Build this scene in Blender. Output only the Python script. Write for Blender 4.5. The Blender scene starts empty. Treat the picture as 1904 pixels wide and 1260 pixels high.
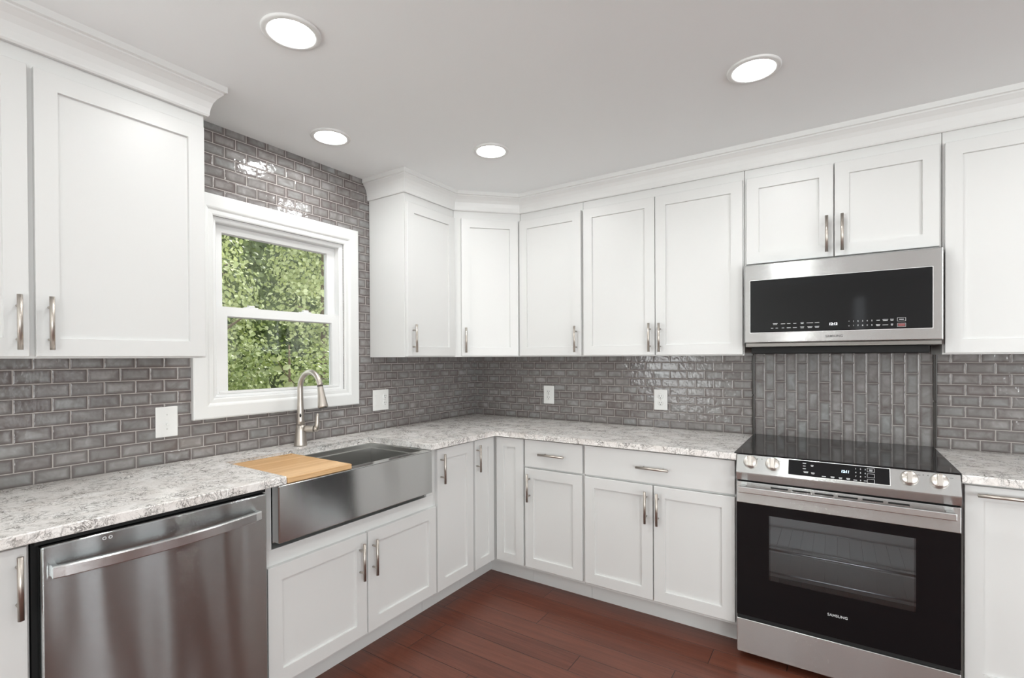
import bpy, bmesh, math, random
from mathutils import Vector, Matrix
random.seed(7)
S = bpy.context.scene
COL = S.collection
R = math.radians

# ------------------------------------------------------------------ camera
yaw, pitch, roll = .5842, -.0067, -.0049
fw = Vector((-math.sin(yaw), math.cos(yaw), 0)); rt = Vector((fw.y, -fw.x, 0)); up = Vector((0, 0, 1))
f2 = fw*math.cos(pitch) + up*math.sin(pitch); u2 = up*math.cos(pitch) - fw*math.sin(pitch)
r3 = rt*math.cos(roll) + u2*math.sin(roll); u3 = u2*math.cos(roll) - rt*math.sin(roll)
cam = bpy.data.objects.new('camera', bpy.data.cameras.new('camera')); COL.objects.link(cam)
m = Matrix.Identity(4)
for i in range(3):
    m[i][0], m[i][1], m[i][2] = r3[i], u3[i], -f2[i]
m[0][3], m[1][3], m[2][3] = 2.3624, -3.0786, 1.3546
cam.matrix_world = m
cam.data.sensor_width = 36; cam.data.lens = 920.53/1904*36
cam.data.shift_x = 3.7/1904; cam.data.shift_y = 40.2/1904
cam.data.clip_start = .02
S.camera = cam

# ------------------------------------------------------------------ light and exposure
S.view_settings.view_transform = 'Standard'; S.view_settings.look = 'None'
S.view_settings.gamma = 1; S.view_settings.use_curve_mapping = False
S.view_settings.exposure = 0.15
w = bpy.data.worlds.new('daylight'); S.world = w; w.use_nodes = True
w.node_tree.nodes['Background'].inputs[0].default_value = (.93, .97, 1, 1)
w.node_tree.nodes['Background'].inputs[1].default_value = 2.2
S.cycles.max_bounces = 10; S.cycles.diffuse_bounces = 6; S.cycles.glossy_bounces = 5
S.cycles.sample_clamp_indirect = 6; S.cycles.caustics_reflective = False; S.cycles.caustics_refractive = False
S.cycles.use_denoising = True
def lamp(name, kind, loc, rot, energy, color=(1, 1, 1), sx=1, sy=1):
    d = bpy.data.lights.new(name, kind); d.energy = energy; d.color = color
    if kind == 'AREA': d.shape = 'RECTANGLE'; d.size = sx; d.size_y = sy
    if kind == 'SUN': d.angle = R(4)
    o = bpy.data.objects.new(name, d); COL.objects.link(o); o.location = loc; o.rotation_euler = rot
    return o
lamp('sunlight', 'SUN', (-3, -4, 8), (R(-38), R(-28), 0), 4.4, (1, .96, .88))
# added fill lamps at invented openings behind the camera, aimed up to brighten the ceiling
lamp('front_fill', 'AREA', (5.75, -6.36, 1.15), (R(128), 0, R(18)), 80, (.96, 1, 1), 1.4, 1.9)
lamp('side_fill', 'AREA', (6.56, -3.9, 1.35), (R(128), 0, R(90)), 78, (.96, 1, 1), 1.8, 1.7)
lamp('rear_fill', 'AREA', (.04, -5.0, 1.25), (R(128), 0, R(-90)), 70, (.96, 1, 1), 2.2, 1.7)
LED = 92.0     # emission strength of the recessed ceiling lamps

# ------------------------------------------------------------------ materials
def nodes(name):
    mt = bpy.data.materials.new(name); mt.use_nodes = True
    nt = mt.node_tree; b = nt.nodes['Principled BSDF']
    return mt, nt, b
class G:
    """small helper to write node graphs"""
    def __init__(s, nt): s.nt = nt
    def n(s, t, **k):
        x = s.nt.nodes.new(t)
        for a, v in k.items(): setattr(x, a, v)
        return x
    def L(s, a, b): s.nt.links.new(a, b)
    def put(s, v, sock):
        if hasattr(v, 'is_output'): s.L(v, sock)
        else: sock.default_value = v
    def m(s, op, a, b=None, c=None, clamp=False):
        x = s.n('ShaderNodeMath', operation=op); x.use_clamp = clamp
        for i, v in enumerate((a, b, c)):
            if v is not None: s.put(v, x.inputs[i])
        return x.outputs[0]
    def rng(s, v, a, b, c, d, smooth=False):
        x = s.n('ShaderNodeMapRange'); x.interpolation_type = 'SMOOTHSTEP' if smooth else 'LINEAR'
        s.L(v, x.inputs[0])
        for i, q in enumerate((a, b, c, d)): x.inputs[i+1].default_value = q
        return x.outputs[0]
    def mix(s, f, a, b, kind='MIX'):
        x = s.n('ShaderNodeMix', data_type='RGBA'); x.blend_type = kind
        s.put(f, x.inputs[0])
        for v, i in ((a, 6), (b, 7)):
            if hasattr(v, 'is_output'): s.L(v, x.inputs[i])
            else: x.inputs[i].default_value = (*v, 1)
        return x.outputs[2]
    def noise(s, vec, scale, detail=3, rough=.5, dist=0, out=0):
        x = s.n('ShaderNodeTexNoise'); x.inputs['Scale'].default_value = scale
        x.inputs['Detail'].default_value = detail; x.inputs['Roughness'].default_value = rough
        x.inputs['Distortion'].default_value = dist
        if vec is not None: s.L(vec, x.inputs['Vector'])
        return x.outputs[out]
    def pos(s): return s.n('ShaderNodeNewGeometry').outputs['Position']
    def obj(s): return s.n('ShaderNodeTexCoord').outputs['Object']
    def scale(s, vec, sc):
        x = s.n('ShaderNodeVectorMath', operation='MULTIPLY'); s.L(vec, x.inputs[0]); x.inputs[1].default_value = sc
        return x.outputs[0]
    def add(s, a, b):
        x = s.n('ShaderNodeVectorMath', operation='ADD'); s.L(a, x.inputs[0]); s.put(b, x.inputs[1]); return x.outputs[0]
    def comb(s, a, b, c):
        x = s.n('ShaderNodeCombineXYZ')
        for i, v in enumerate((a, b, c)): s.put(v, x.inputs[i])
        return x.outputs[0]
    def sep(s, v):
        x = s.n('ShaderNodeSeparateXYZ'); s.L(v, x.inputs[0]); return x.outputs
    def white(s, v):
        x = s.n('ShaderNodeTexWhiteNoise', noise_dimensions='3D'); s.L(v, x.inputs['Vector']); return x.outputs
    def bump(s, h, strength, dist, b):
        x = s.n('ShaderNodeBump'); x.inputs['Strength'].default_value = strength; x.inputs['Distance'].default_value = dist
        s.L(h, x.inputs['Height']); s.L(x.outputs[0], b.inputs['Normal'])
def plain(name, col, rough=.5, metal=0, spec=.5, coat=0, bumpy=None, emit=None):
    mt, nt, b = nodes(name); g = G(nt)
    b.inputs['Base Color'].default_value = (*col, 1); b.inputs['Roughness'].default_value = rough
    b.inputs['Metallic'].default_value = metal; b.inputs['Specular IOR Level'].default_value = spec
    b.inputs['Coat Weight'].default_value = coat
    if bumpy:
        g.bump(g.noise(g.obj(), bumpy[0], 4), bumpy[1], .002, b)
    if emit:
        b.inputs['Emission Color'].default_value = (*col, 1); b.inputs['Emission Strength'].default_value = emit
    return mt
PAINT = plain('cabinet_paint', (.712, .715, .705), .38, bumpy=(60, .04))
TRIMW = plain('trim_paint', (.76, .765, .755), .35, bumpy=(40, .04))
VINYL = plain('window_vinyl', (.80, .805, .80), .3)
CEIL = plain('ceiling_paint', (.87, .89, .895), .9, bumpy=(220, .12))
DRY = plain('wall_paint', (.84, .84, .82), .8, bumpy=(220, .1))
DARKW = plain('reflection_dark_wall', (.10, .095, .09), .8)  # unseen walls made dark so reflected openings streak the steel
PLATE = plain('plate_plastic', (.80, .80, .785), .3)
SLOT = plain('dark_slot', (.03, .03, .03), .6)
NICKEL = plain('brushed_nickel', (.52, .475, .43), .36, 1)
BLACKP = plain('black_plastic', (.012, .012, .012), .45)
BLACKG = plain('black_glass', (.005, .005, .006), .06, spec=.3)
COOK = plain('ceramic_glass', (.010, .010, .011), .09, spec=.6)
RING = plain('burner_print', (.028, .028, .03), .2)
PENCIL = plain('pencil_liner', (.035, .030, .026), .22)
MARK = plain('printed_white', (.62, .63, .64), .5)
MARKD = plain('printed_grey', (.12, .12, .12), .5)
REDM = plain('printed_red', (.26, .08, .08), .5)
CLOCK = plain('clock_digits', (.62, .85, 1.0), .5, emit=1.2)
BLACKM = plain('matte_black', (.006, .006, .006), .7)  # matte black for black parts and for shade painted into gaps
ENAMEL = plain('oven_enamel', (.84, .83, .81), .5)
RACK = plain('rack_chrome', (.88, .88, .88), .42, 1)
AERA = plain('aerator', (.05, .05, .05), .5)
LEDM = plain('led_lens', (.985, 1, .985), .5, emit=LED)

def steel(name, base, rough, spread=.30, wavy=.35):
    """horizontally brushed stainless: the fine scratches tilt the surface up and down only, so highlights smear vertically"""
    mt, nt, b = nodes(name); g = G(nt); p = g.obj()
    fine = g.noise(g.scale(p, (9, 9, 1500)), 1, 3, .6)
    g.L(g.mix(fine, tuple(c*.95 for c in base), tuple(min(1, c*1.04) for c in base)), b.inputs['Base Color'])
    b.inputs['Metallic'].default_value = 1; b.inputs['Roughness'].default_value = rough
    big = g.noise(g.scale(p, (7, 7, 1.3)), 1, 1, .4)
    x = g.n('ShaderNodeBump'); x.inputs['Strength'].default_value = 1; x.inputs['Distance'].default_value = 1
    g.L(g.m('MULTIPLY', big, .006*wavy), x.inputs['Height'])
    wn = g.sep(g.white(g.scale(p, (9000, 9000, 90000)))[1])
    t = g.m('MULTIPLY', g.m('SUBTRACT', g.m('ADD', g.m('ADD', wn[0], wn[1]), wn[2]), 1.5), spread)
    nv = g.n('ShaderNodeVectorMath', operation='NORMALIZE'); g.L(g.add(x.outputs[0], g.comb(0.0, 0.0, t)), nv.inputs[0])
    g.L(nv.outputs[0], b.inputs['Normal'])
    return mt
STEEL = steel('stainless_steel', (.645, .66, .66), .18, .44, .30)
STEELV = steel('stainless_door', (.50, .528, .525), .09, .42, .40)
STEELS = steel('stainless_sink', (.54, .545, .54), .12, .06, .20)
STEELB = steel('stainless_handle', (.66, .665, .665), .22, .18, .05)

def tile(name, axis, pu, pv, vert, seed):
    """glazed subway tile 102 x 51 mm, running bond; each tile has its own tone and a slightly pillowed wavy face"""
    mt, nt, b = nodes(name); g = G(nt); P = g.pos(); s = g.sep(P)
    a, c = s[axis], s[2]
    LU, LV = .1019, .0507
    if vert: a, c = s[2], s[axis]; LV = .0512; LU = .1022
    u = g.m('DIVIDE', g.m('SUBTRACT', a, pu), LU); v = g.m('DIVIDE', g.m('SUBTRACT', c, pv), LV)
    row = g.m('FLOOR', v)
    off = g.m('MULTIPLY', g.m('MODULO', g.m('ADD', row, 200), 2), .5)
    uu = g.m('ADD', u, off); col = g.m('FLOOR', uu)
    fu = g.m('SUBTRACT', uu, col); fv = g.m('SUBTRACT', v, row)
    du = g.m('MULTIPLY', g.m('MINIMUM', fu, g.m('SUBTRACT', 1, fu)), LU)
    dv = g.m('MULTIPLY', g.m('MINIMUM', fv, g.m('SUBTRACT', 1, fv)), LV)
    wob = g.m('MULTIPLY', g.m('SUBTRACT', g.noise(P, 60, 2), .5), .0012)
    d = g.m('ADD', g.m('MINIMUM', du, dv), wob)
    idv = g.comb(col, row, seed); wn = g.white(idv)
    rs = g.sep(wn[1])
    body = g.rng(d, .0013, .0021, 0, 1, True)
    sh = g.add(P, g.scale(wn[1], (5, 5, 5)))
    cl = g.noise(sh, 17, 3, .55, .6)
    cl2 = g.noise(sh, 9, 2, .5, .3)
    tone = g.mix(g.rng(rs[0], .15, .95, 0, 1), (.120, .099, .095), (.146, .130, .125))
    hi = g.mix(rs[1], (.375, .36, .352), (.355, .37, .366))
    k = g.m('MULTIPLY', g.rng(d, .003, .017, .0, 1, True), g.rng(cl, .25, .75, .10, 1))
    k = g.m('ADD', k, g.m('MULTIPLY', g.rng(cl2, .45, .75, 0, 1), .15), clamp=True)
    colr = g.mix(g.m('MULTIPLY', k, g.rng(rs[2], 0, 1, .55, .92)), tone, hi)
    grout = g.mix(g.noise(P, 300, 2), (.36, .33, .31), (.43, .40, .38))
    g.L(g.mix(body, grout, colr), b.inputs['Base Color'])
    g.L(g.rng(body, 0, 1, .75, .10), b.inputs['Roughness'])
    b.inputs['Specular IOR Level'].default_value = .5
    h = g.m('MULTIPLY', g.rng(d, .0012, .0052, 0, 1, True), .0011)
    h = g.m('ADD', h, g.m('MULTIPLY', g.noise(sh, 34, 2, .5), .0017))
    tu = g.m('MULTIPLY', g.m('MULTIPLY', g.m('SUBTRACT', rs[1], .5), g.m('SUBTRACT', fu, .5)), .0014)
    tv = g.m('MULTIPLY', g.m('MULTIPLY', g.m('SUBTRACT', rs[0], .5), g.m('SUBTRACT', fv, .5)), .0010)
    h = g.m('ADD', h, g.m('MULTIPLY', g.m('ADD', tu, tv), body))
    g.bump(h, 1, 1, b)
    return mt
TILE_L = tile('glazed_tile_window_wall', 1, -.107, 1.3185-.0507*2, False, 1.3)
TILE_B = tile('glazed_tile_range_wall', 0, 1.504-.1019*20, 1.3185-.0507*2, False, 2.7)
TILE_R = tile('glazed_tile_beyond_range', 0, 2.807-.1019*20, 1.3185-.0507*2, False, 4.1)
TILE_V = tile('glazed_tile_upright', 0, 1.368-.1022*20, 2.026, True, 5.9)

def quartz():
    mt, nt, b = nodes('veined_quartz'); g = G(nt); P = g.pos()
    base = g.mix(g.rng(g.noise(P, 9, 5, .65, 1.2), .35, .65, 0, 1), (.82, .78, .745), (.97, .955, .935))
    n1 = g.noise(P, 12, 5, .62, 2.6)
    v1 = g.rng(g.m('ABSOLUTE', g.m('SUBTRACT', n1, .5)), .004, .034, 1, 0, True)
    n2 = g.noise(g.add(P, (3.1, 7.7, 1.2)), 26, 5, .65, 3.0)
    v2 = g.rng(g.m('ABSOLUTE', g.m('SUBTRACT', n2, .48)), 0, .045, 1, 0)
    patch = g.rng(g.noise(g.add(P, (9, 2, 4)), 11, 4, .6), .40, .58, .12, 1)
    c = g.mix(g.m('MULTIPLY', g.m('MULTIPLY', v1, patch), .82), base, (.10, .09, .08))
    c = g.mix(g.m('MULTIPLY', g.m('MULTIPLY', v2, patch), .65), c, (.19, .17, .15))
    fleck = g.rng(g.noise(P, 80, 4, .65, .8), .56, .70, 0, .28)
    c = g.mix(fleck, c, (.36, .33, .295))
    g.L(c, b.inputs['Base Color']); b.inputs['Roughness'].default_value = .16
    return mt
QUARTZ = quartz()

def floor_mat():
    mt, nt, b = nodes('plank_floor'); g = G(nt); P = g.pos(); s = g.sep(P)
    LV, LU = .127, 1.2
    v = g.m('DIVIDE', g.m('ADD', s[1], 1.422+.127*20), LV); row = g.m('FLOOR', v); fv = g.m('SUBTRACT', v, row)
    ro = g.white(g.comb(row, 3.3, 1.1))[0]
    u = g.m('ADD', g.m('DIVIDE', s[0], LU), g.m('MULTIPLY', ro, 7)); col = g.m('FLOOR', u); fu = g.m('SUBTRACT', u, col)
    d = g.m('MINIMUM', g.m('MULTIPLY', g.m('MINIMUM', fv, g.m('SUBTRACT', 1, fv)), LV), g.m('MULTIPLY', g.m('MINIMUM', fu, g.m('SUBTRACT', 1, fu)), LU))
    wn = g.white(g.comb(col, row, 8.2))
    sh = g.add(P, g.scale(wn[1], (4, 9, 0)))
    gr = g.noise(g.scale(sh, (2.2, 45, 1)), 1, 5, .6, .4)
    gr2 = g.noise(g.scale(sh, (6, 190, 1)), 1, 3, .6)
    c = g.mix(g.rng(gr, .3, .7, 0, 1), (.085, .022, .012), (.165, .050, .029))
    c = g.mix(g.rng(gr2, .45, .75, 0, .55), c, (.055, .015, .009))
    c = g.mix(g.m('MULTIPLY', wn[0], .35), c, (.19, .062, .036))
    seam = g.rng(d, .0008, .0022, 0, 1, True)
    g.L(g.mix(seam, (.022, .008, .006), c), b.inputs['Base Color'])
    g.L(g.rng(gr2, .2, .8, .26, .38), b.inputs['Roughness'])
    g.bump(g.m('ADD', g.m('MULTIPLY', seam, .0007), g.m('MULTIPLY', gr2, .00012)), 1, 1, b)
    return mt
FLOOR = floor_mat()

def bamboo():
    mt, nt, b = nodes('bamboo_strips'); g = G(nt); P = g.pos(); s = g.sep(P)
    v = g.m('DIVIDE', s[0], .021); row = g.m('FLOOR', v)
    wn = g.white(g.comb(row, g.m('FLOOR', g.m('DIVIDE', s[2], .012)), 2.2))
    gr = g.noise(g.scale(g.add(P, g.scale(wn[1], (3, 3, 0))), (260, 9, 260)), 1, 3, .6)
    c = g.mix(wn[0], (.62, .36, .155), (.76, .50, .26))
    c = g.mix(g.rng(gr, .4, .75, 0, .5), c, (.42, .21, .075))
    g.L(c, b.inputs['Base Color']); b.inputs['Roughness'].default_value = .42
    return mt
BAMBOO = bamboo()

def glass(name, tint, refl):
    mt = bpy.data.materials.new(name); mt.use_nodes = True; nt = mt.node_tree; g = G(nt)
    nt.nodes.remove(nt.nodes['Principled BSDF']); out = nt.nodes['Material Output']
    t = g.n('ShaderNodeBsdfTransparent'); t.inputs[0].default_value = (*tint, 1)
    gl = g.n('ShaderNodeBsdfGlossy'); gl.inputs['Roughness'].default_value = .02; gl.inputs[0].default_value = (1, 1, 1, 1)
    fr = g.n('ShaderNodeFresnel'); fr.inputs[0].default_value = refl
    mx = g.n('ShaderNodeMixShader'); g.L(fr.outputs[0], mx.inputs[0]); g.L(t.outputs[0], mx.inputs[1]); g.L(gl.outputs[0], mx.inputs[2])
    g.L(mx.outputs[0], out.inputs[0]); return mt
PANE = glass('window_glass', (.96, .98, .96), 1.45)
OVENG = glass('oven_glass', (.78, .80, .82), 1.6)

def leaf_mat(name, a, bcol, trans):
    mt, nt, b = nodes(name); g = G(nt)
    rnd = g.n('ShaderNodeNewGeometry').outputs['Random Per Island']
    c = g.mix(rnd, a, bcol)
    c = g.mix(g.rng(g.noise(g.pos(), 1.3, 3), .4, .7, 0, .6), c, (a[0]*.7, a[1]*.7, a[2]*.7))
    g.L(c, b.inputs['Base Color']); b.inputs['Roughness'].default_value = .45
    tr = g.n('ShaderNodeBsdfTranslucent'); g.L(g.mix(.5, c, (.6, .66, .3), 'MULTIPLY'), tr.inputs[0])
    mx = g.n('ShaderNodeMixShader'); mx.inputs[0].default_value = trans
    g.L(b.outputs[0], mx.inputs[1]); g.L(tr.outputs[0], mx.inputs[2]); g.L(mx.outputs[0], nt.nodes['Material Output'].inputs[0])
    return mt
LEAF_A = leaf_mat('round_leaves', (.36, .41, .17), (.74, .75, .46), .3)
LEAF_B = leaf_mat('hedge_leaves', (.15, .20, .055), (.46, .50, .20), .3)
LEAF_C = leaf_mat('shade_leaves', (.075, .105, .035), (.26, .31, .12), .25)
BARK = plain('bark', (.16, .11, .075), .9, bumpy=(30, .6))
GRASS = plain('lawn', (.10, .17, .05), .95, bumpy=(50, .5))

# ------------------------------------------------------------------ mesh helpers
def box(bm, x0, x1, y0, y1, z0, z1, bev=0, seg=2, mi=0):
    vs = [bm.verts.new((x, y, z)) for x in (x0, x1) for y in (y0, y1) for z in (z0, z1)]
    idx = [(0, 1, 3, 2), (4, 6, 7, 5), (0, 4, 5, 1), (2, 3, 7, 6), (0, 2, 6, 4), (1, 5, 7, 3)]
    fs = [bm.faces.new([vs[i] for i in q]) for q in idx]
    for f in fs: f.material_index = mi
    if bev:
        es = list({e for f in fs for e in f.edges})
        r = bmesh.ops.bevel(bm, geom=es, offset=bev, segments=seg, profile=.5, affect='EDGES')
        for f in r['faces']: f.material_index = mi
    return vs
def prism(bm, pts, z0, z1, bev=0, seg=2):
    lo = [bm.verts.new((x, y, z0)) for x, y in pts]; hi = [bm.verts.new((x, y, z1)) for x, y in pts]
    n = len(pts); fs = [bm.faces.new(lo[::-1]), bm.faces.new(hi)]
    for i in range(n): fs.append(bm.faces.new((lo[i], lo[(i+1) % n], hi[(i+1) % n], hi[i])))
    if bev: bmesh.ops.bevel(bm, geom=list({e for f in fs for e in f.edges}), offset=bev, segments=seg, profile=.5, affect='EDGES')
def tube(bm, path, rad, seg=16, cap=True):
    """sweep a circle along a path; rad a number or a list"""
    n = len(path); path = [Vector(p) for p in path]; rings = []
    prev = None
    for i, p in enumerate(path):
        t = (path[min(i+1, n-1)] - path[max(i-1, 0)]).normalized()
        a = prev if prev is not None else (Vector((0, 0, 1)) if abs(t.z) < .9 else Vector((1, 0, 0)))
        x = (a - t*a.dot(t)).normalized(); prev = x; y = t.cross(x)
        r = rad[i] if isinstance(rad, (list, tuple)) else rad
        rings.append([bm.verts.new(p + (x*math.cos(k*2*math.pi/seg) + y*math.sin(k*2*math.pi/seg))*r) for k in range(seg)])
    for a, b_ in zip(rings, rings[1:]):
        for k in range(seg):
            f = bm.faces.new((a[k], a[(k+1) % seg], b_[(k+1) % seg], b_[k])); f.smooth = True
    if cap: bm.faces.new(rings[0][::-1]); bm.faces.new(rings[-1])
def lathe(bm, prof, seg=32, M=None, cap=True):
    """prof: list of (r, z) around local z"""
    M = M or Matrix.Identity(4); rings = []
    for r, z in prof:
        rings.append([bm.verts.new(M @ Vector((r*math.cos(k*2*math.pi/seg), r*math.sin(k*2*math.pi/seg), z))) for k in range(seg)])
    for a, b_ in zip(rings, rings[1:]):
        for k in range(seg):
            f = bm.faces.new((a[k], a[(k+1) % seg], b_[(k+1) % seg], b_[k])); f.smooth = True
    if cap: bm.faces.new(rings[0][::-1]); bm.faces.new(rings[-1])
def obj(name, bm, mat, parent=None, world=False):
    """link a bmesh as one mesh object; with a parent the mesh is in the parent's local space unless world=True"""
    bmesh.ops.recalc_face_normals(bm, faces=bm.faces)
    me = bpy.data.meshes.new(name); bm.to_mesh(me); bm.free()
    for mt in (mat if isinstance(mat, (list, tuple)) else [mat]): me.materials.append(mt)
    o = bpy.data.objects.new(name, me); COL.objects.link(o)
    if parent is not None:
        o.parent = parent
        if world:
            r = parent
            M = Matrix.Identity(4)
            while r is not None: M = Matrix.LocRotScale(r.location, r.rotation_euler, None) @ M; r = r.parent
            me.transform(M.inverted())
    return o
def thing(name, label, cat, loc=(0, 0, 0), rz=0, group=None):
    o = bpy.data.objects.new(name, None); COL.objects.link(o); o.empty_display_size = .05
    o.location = loc; o.rotation_euler = (0, 0, rz); o['label'] = label; o['category'] = cat
    if group: o['group'] = group
    return o
def tag(o, label, cat, group=None):
    o['label'] = label; o['category'] = cat
    if group: o['group'] = group
    return o
def struct(o): o['kind'] = 'structure'; return o
def NB(): return bmesh.new()
def markings(text, size, M, mat, name, parent, bold=0.0, spacing=1.0, shear=0, depth=.0003):
    c = bpy.data.curves.new('t', 'FONT'); c.body = text; c.size = size; c.align_x = 'CENTER'; c.align_y = 'CENTER'
    c.extrude = depth; c.offset = bold; c.space_character = spacing; c.shear = shear
    o = bpy.data.objects.new('t', c); COL.objects.link(o)
    dg = bpy.context.evaluated_depsgraph_get(); me = bpy.data.meshes.new_from_object(o.evaluated_get(dg))
    bpy.data.objects.remove(o)
    bm = NB(); bm.from_mesh(me); bm.transform(M); bpy.data.meshes.remove(me)
    return bm
FACEY = Matrix.Rotation(R(90), 4, 'X')          # text that faces -y

# ------------------------------------------------------------------ room shell
H = 2.42
XR, YF = 6.6, -6.4
bm = NB(); box(bm, -.12, XR+.12, YF-.12, .12, -.06, 0); struct(obj('floor', bm, FLOOR))
bm = NB(); box(bm, -.12, XR+.12, YF-.12, .12, H, H+.08); struct(obj('ceiling', bm, CEIL))
WY0, WY1, WZ0, WZ1 = -1.949, -1.235, 1.177, 2.004       # window opening
bm = NB()
for a in ((-.12, 0, YF, -6.15, 0, H), (-.12, 0, -6.15, -3.85, 0, .35), (-.12, 0, -6.15, -3.85, 2.15, H), (-.12, 0, -3.85, WY0, 0, H), (-.12, 0, WY1, 0, 0, H), (-.12, 0, WY0, WY1, 0, WZ0), (-.12, 0, WY0, WY1, WZ1, H)): box(bm, *a)
struct(obj('wall_left', bm, TILE_L))
bm = NB(); box(bm, -.12, 1.969, 0, .12, 0, H, mi=0); box(bm, 1.969, 2.749, 0, .12, 0, H, mi=1); box(bm, 2.749, 3.92, 0, .12, 0, H, mi=2); 
SL = [(4.72, 5.10), (5.70, 6.10)]      # invented tall openings, out of frame, added to reflect as streaks in the steel
e = 3.92
for a, b in SL:
    box(bm, e, a, 0, .12, 0, H, mi=3); box(bm, a, b, 0, .12, 0, .1, mi=3); box(bm, a, b, 0, .12, 2.2, H, mi=3); e = b
box(bm, e, XR+.12, 0, .12, 0, H, mi=3)
struct(obj('wall_back', bm, [TILE_B, TILE_V, TILE_R, DARKW]))
# unseen walls; their openings are invented to supply daylight and reflections
def wall(name, bits, mat):
    bm = NB()
    for q in bits: box(bm, *q)
    return struct(obj(name, bm, mat))
bits = [(XR, XR+.12, YF, -4.8, 0, H), (XR, XR+.12, -4.8, -3.0, 0, .45), (XR, XR+.12, -4.8, -3.0, 2.25, H)]
e = -1.62                      # two more tall openings added out of frame for the dishwasher streaks
for a, b in ((-1.20, -.78), (-.45, -.20)):
    bits += [(XR, XR+.12, e, a, 0, H), (XR, XR+.12, a, b, 0, .1), (XR, XR+.12, a, b, 2.2, H)]; e = b
bits += [(XR, XR+.12, e, 0, 0, H), (XR, XR+.12, -3.0, -1.62, 0, H)]
wall('wall_right', bits, DARKW)
wall('wall_front', [(-.12, 1.62, YF-.12, YF, 0, H), (1.82, 2.57, YF-.12, YF, 0, H), (1.62, 1.82, YF-.12, YF, 0, .1), (1.62, 1.82, YF-.12, YF, 1.3, H), (2.69, 5.0, YF-.12, YF, 0, H),  (2.57, 2.69, YF-.12, YF, 2.2, H), (2.57, 2.69, YF-.12, YF, 0, .1), (6.48, XR+.12, YF-.12, YF, 0, H), (5.0, 6.48, YF-.12, YF, 2.2, H), (5.0, 6.48, YF-.12, YF, 0, .1)], DRY)  # narrow openings added as bright reflections for range and microwave
for i, (x0, x1) in enumerate(((1.962, 1.976), (2.743, 2.757))):
    bm = NB(); box(bm, x0, x1, -.010, .002, .900, 1.1355, .004); box(bm, x0, x1, -.010, .002, 1.1375, 1.366, .004)
    struct(obj('trim_%d' % (i+1), bm, PENCIL))

# crown moulding: profile (out, z) swept along the cabinet tops with mitred corners
PROF = [(.000, 2.300), (.010, 2.300), (.013, 2.306), (.013, 2.312), (.015, 2.330), (.020, 2.352), (.028, 2.370), (.038, 2.384), (.042, 2.388), (.042, 2.394), (.050, 2.397), (.050, H), (0, H)]
def crown(name, pts, k_out=1.0):
    bm = NB(); P = [Vector(p) for p in pts]; rings = []
    for i, p in enumerate(P):
        ds = []
        if i > 0: ds.append((P[i]-P[i-1]).normalized())
        if i < len(P)-1: ds.append((P[i+1]-P[i]).normalized())
        ns = [Vector((d.y, -d.x)) for d in ds]
        nn = sum(ns, Vector((0, 0))).normalized(); k = 1/nn.dot(ns[0])
        rings.append([bm.verts.new((p.x+nn.x*o*k*k_out, p.y+nn.y*o*k*k_out, z)) for o, z in PROF])
    n = len(PROF)
    for a, b_ in zip(rings, rings[1:]):
        for k in range(n): bm.faces.new((a[k], a[(k+1) % n], b_[(k+1) % n], b_[k]))
    bm.faces.new(rings[0]); bm.faces.new(rings[-1][::-1])
    return struct(obj(name, bm, TRIMW))
crown('trim_3', [(.300, -3.35), (.300, -2.120), (.002, -2.120)], 1.25)
crown('trim_4', [(.002, -1.046), (.300, -1.046), (.300, -.610), (.610, -.300), (3.90, -.300)])

# ------------------------------------------------------------------ window over the sink
win = bpy.data.objects.new('window_1', None); COL.objects.link(win); win['kind'] = 'structure'; win.location = (0, (WY0+WY1)/2, WZ0)
def ring_frame(bm, y0, y1, z0, z1, prof):
    """mitred frame in the x = const plane around an opening; prof (outward distance from opening, x)"""
    corners = [(y0, z0, -1, -1), (y1, z0, 1, -1), (y1, z1, 1, 1), (y0, z1, -1, 1)]
    rings = [[bm.verts.new((x, y+sy*o, z+sz*o)) for o, x in prof] for y, z, sy, sz in corners]
    n = len(prof)
    for i in range(4):
        a, b_ = rings[i], rings[(i+1) % 4]
        for k in range(n): bm.faces.new((a[k], a[(k+1) % n], b_[(k+1) % n], b_[k]))
bm = NB(); ring_frame(bm, WY0, WY1, WZ0, WZ1, [(0, .001), (0, .011), (.006, .014), (.022, .015), (.030, .021), (.036, .023), (.086, .024), (.092, .020), (.092, .001)])
obj('window_casing', bm, TRIMW, win, True)
bm = NB(); ring_frame(bm, WY0+.022, WY1-.022, WZ0+.014, WZ1-.022, [(0, -.10), (0, -.012), (.004, -.008), (.0219, -.004), (.0219, -.10)])
obj('jamb', bm, VINYL, win, True)
def sash(name, y0, y1, z0, z1, gy0, gy1, gz0, gz1, xf, xb):
    bm = NB()
    for a in ((xb, xf, y0, gy0, z0, z1), (xb, xf, gy1, y1, z0, z1), (xb, xf, gy0, gy1, z0, gz0), (xb, xf, gy0, gy1, gz1, z1)): box(bm, *a)
    bmesh.ops.remove_doubles(bm, verts=bm.verts, dist=1e-5)
    ring_frame(bm, gy0+.006, gy1-.006, gz0+.006, gz1-.006, [(0, xf-.014), (.0062, xf-.0005), (.0062, xf-.016)])
    s = obj(name, bm, VINYL, win, True)
    bm = NB(); box(bm, (xf+xb)/2-.003, (xf+xb)/2+.003, gy0-.004, gy1+.004, gz0-.004, gz1+.004)
    obj('glass_pane', bm, PANE, s, True); return s
sl = sash('lower_sash', -1.926, -1.258, 1.192, 1.597, -1.876, -1.302, 1.199, 1.553, -.014, -.044)
su = sash('upper_sash', -1.926, -1.258, 1.552, 1.981, -1.882, -1.306, 1.592, 1.946, -.048, -.078)
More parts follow.
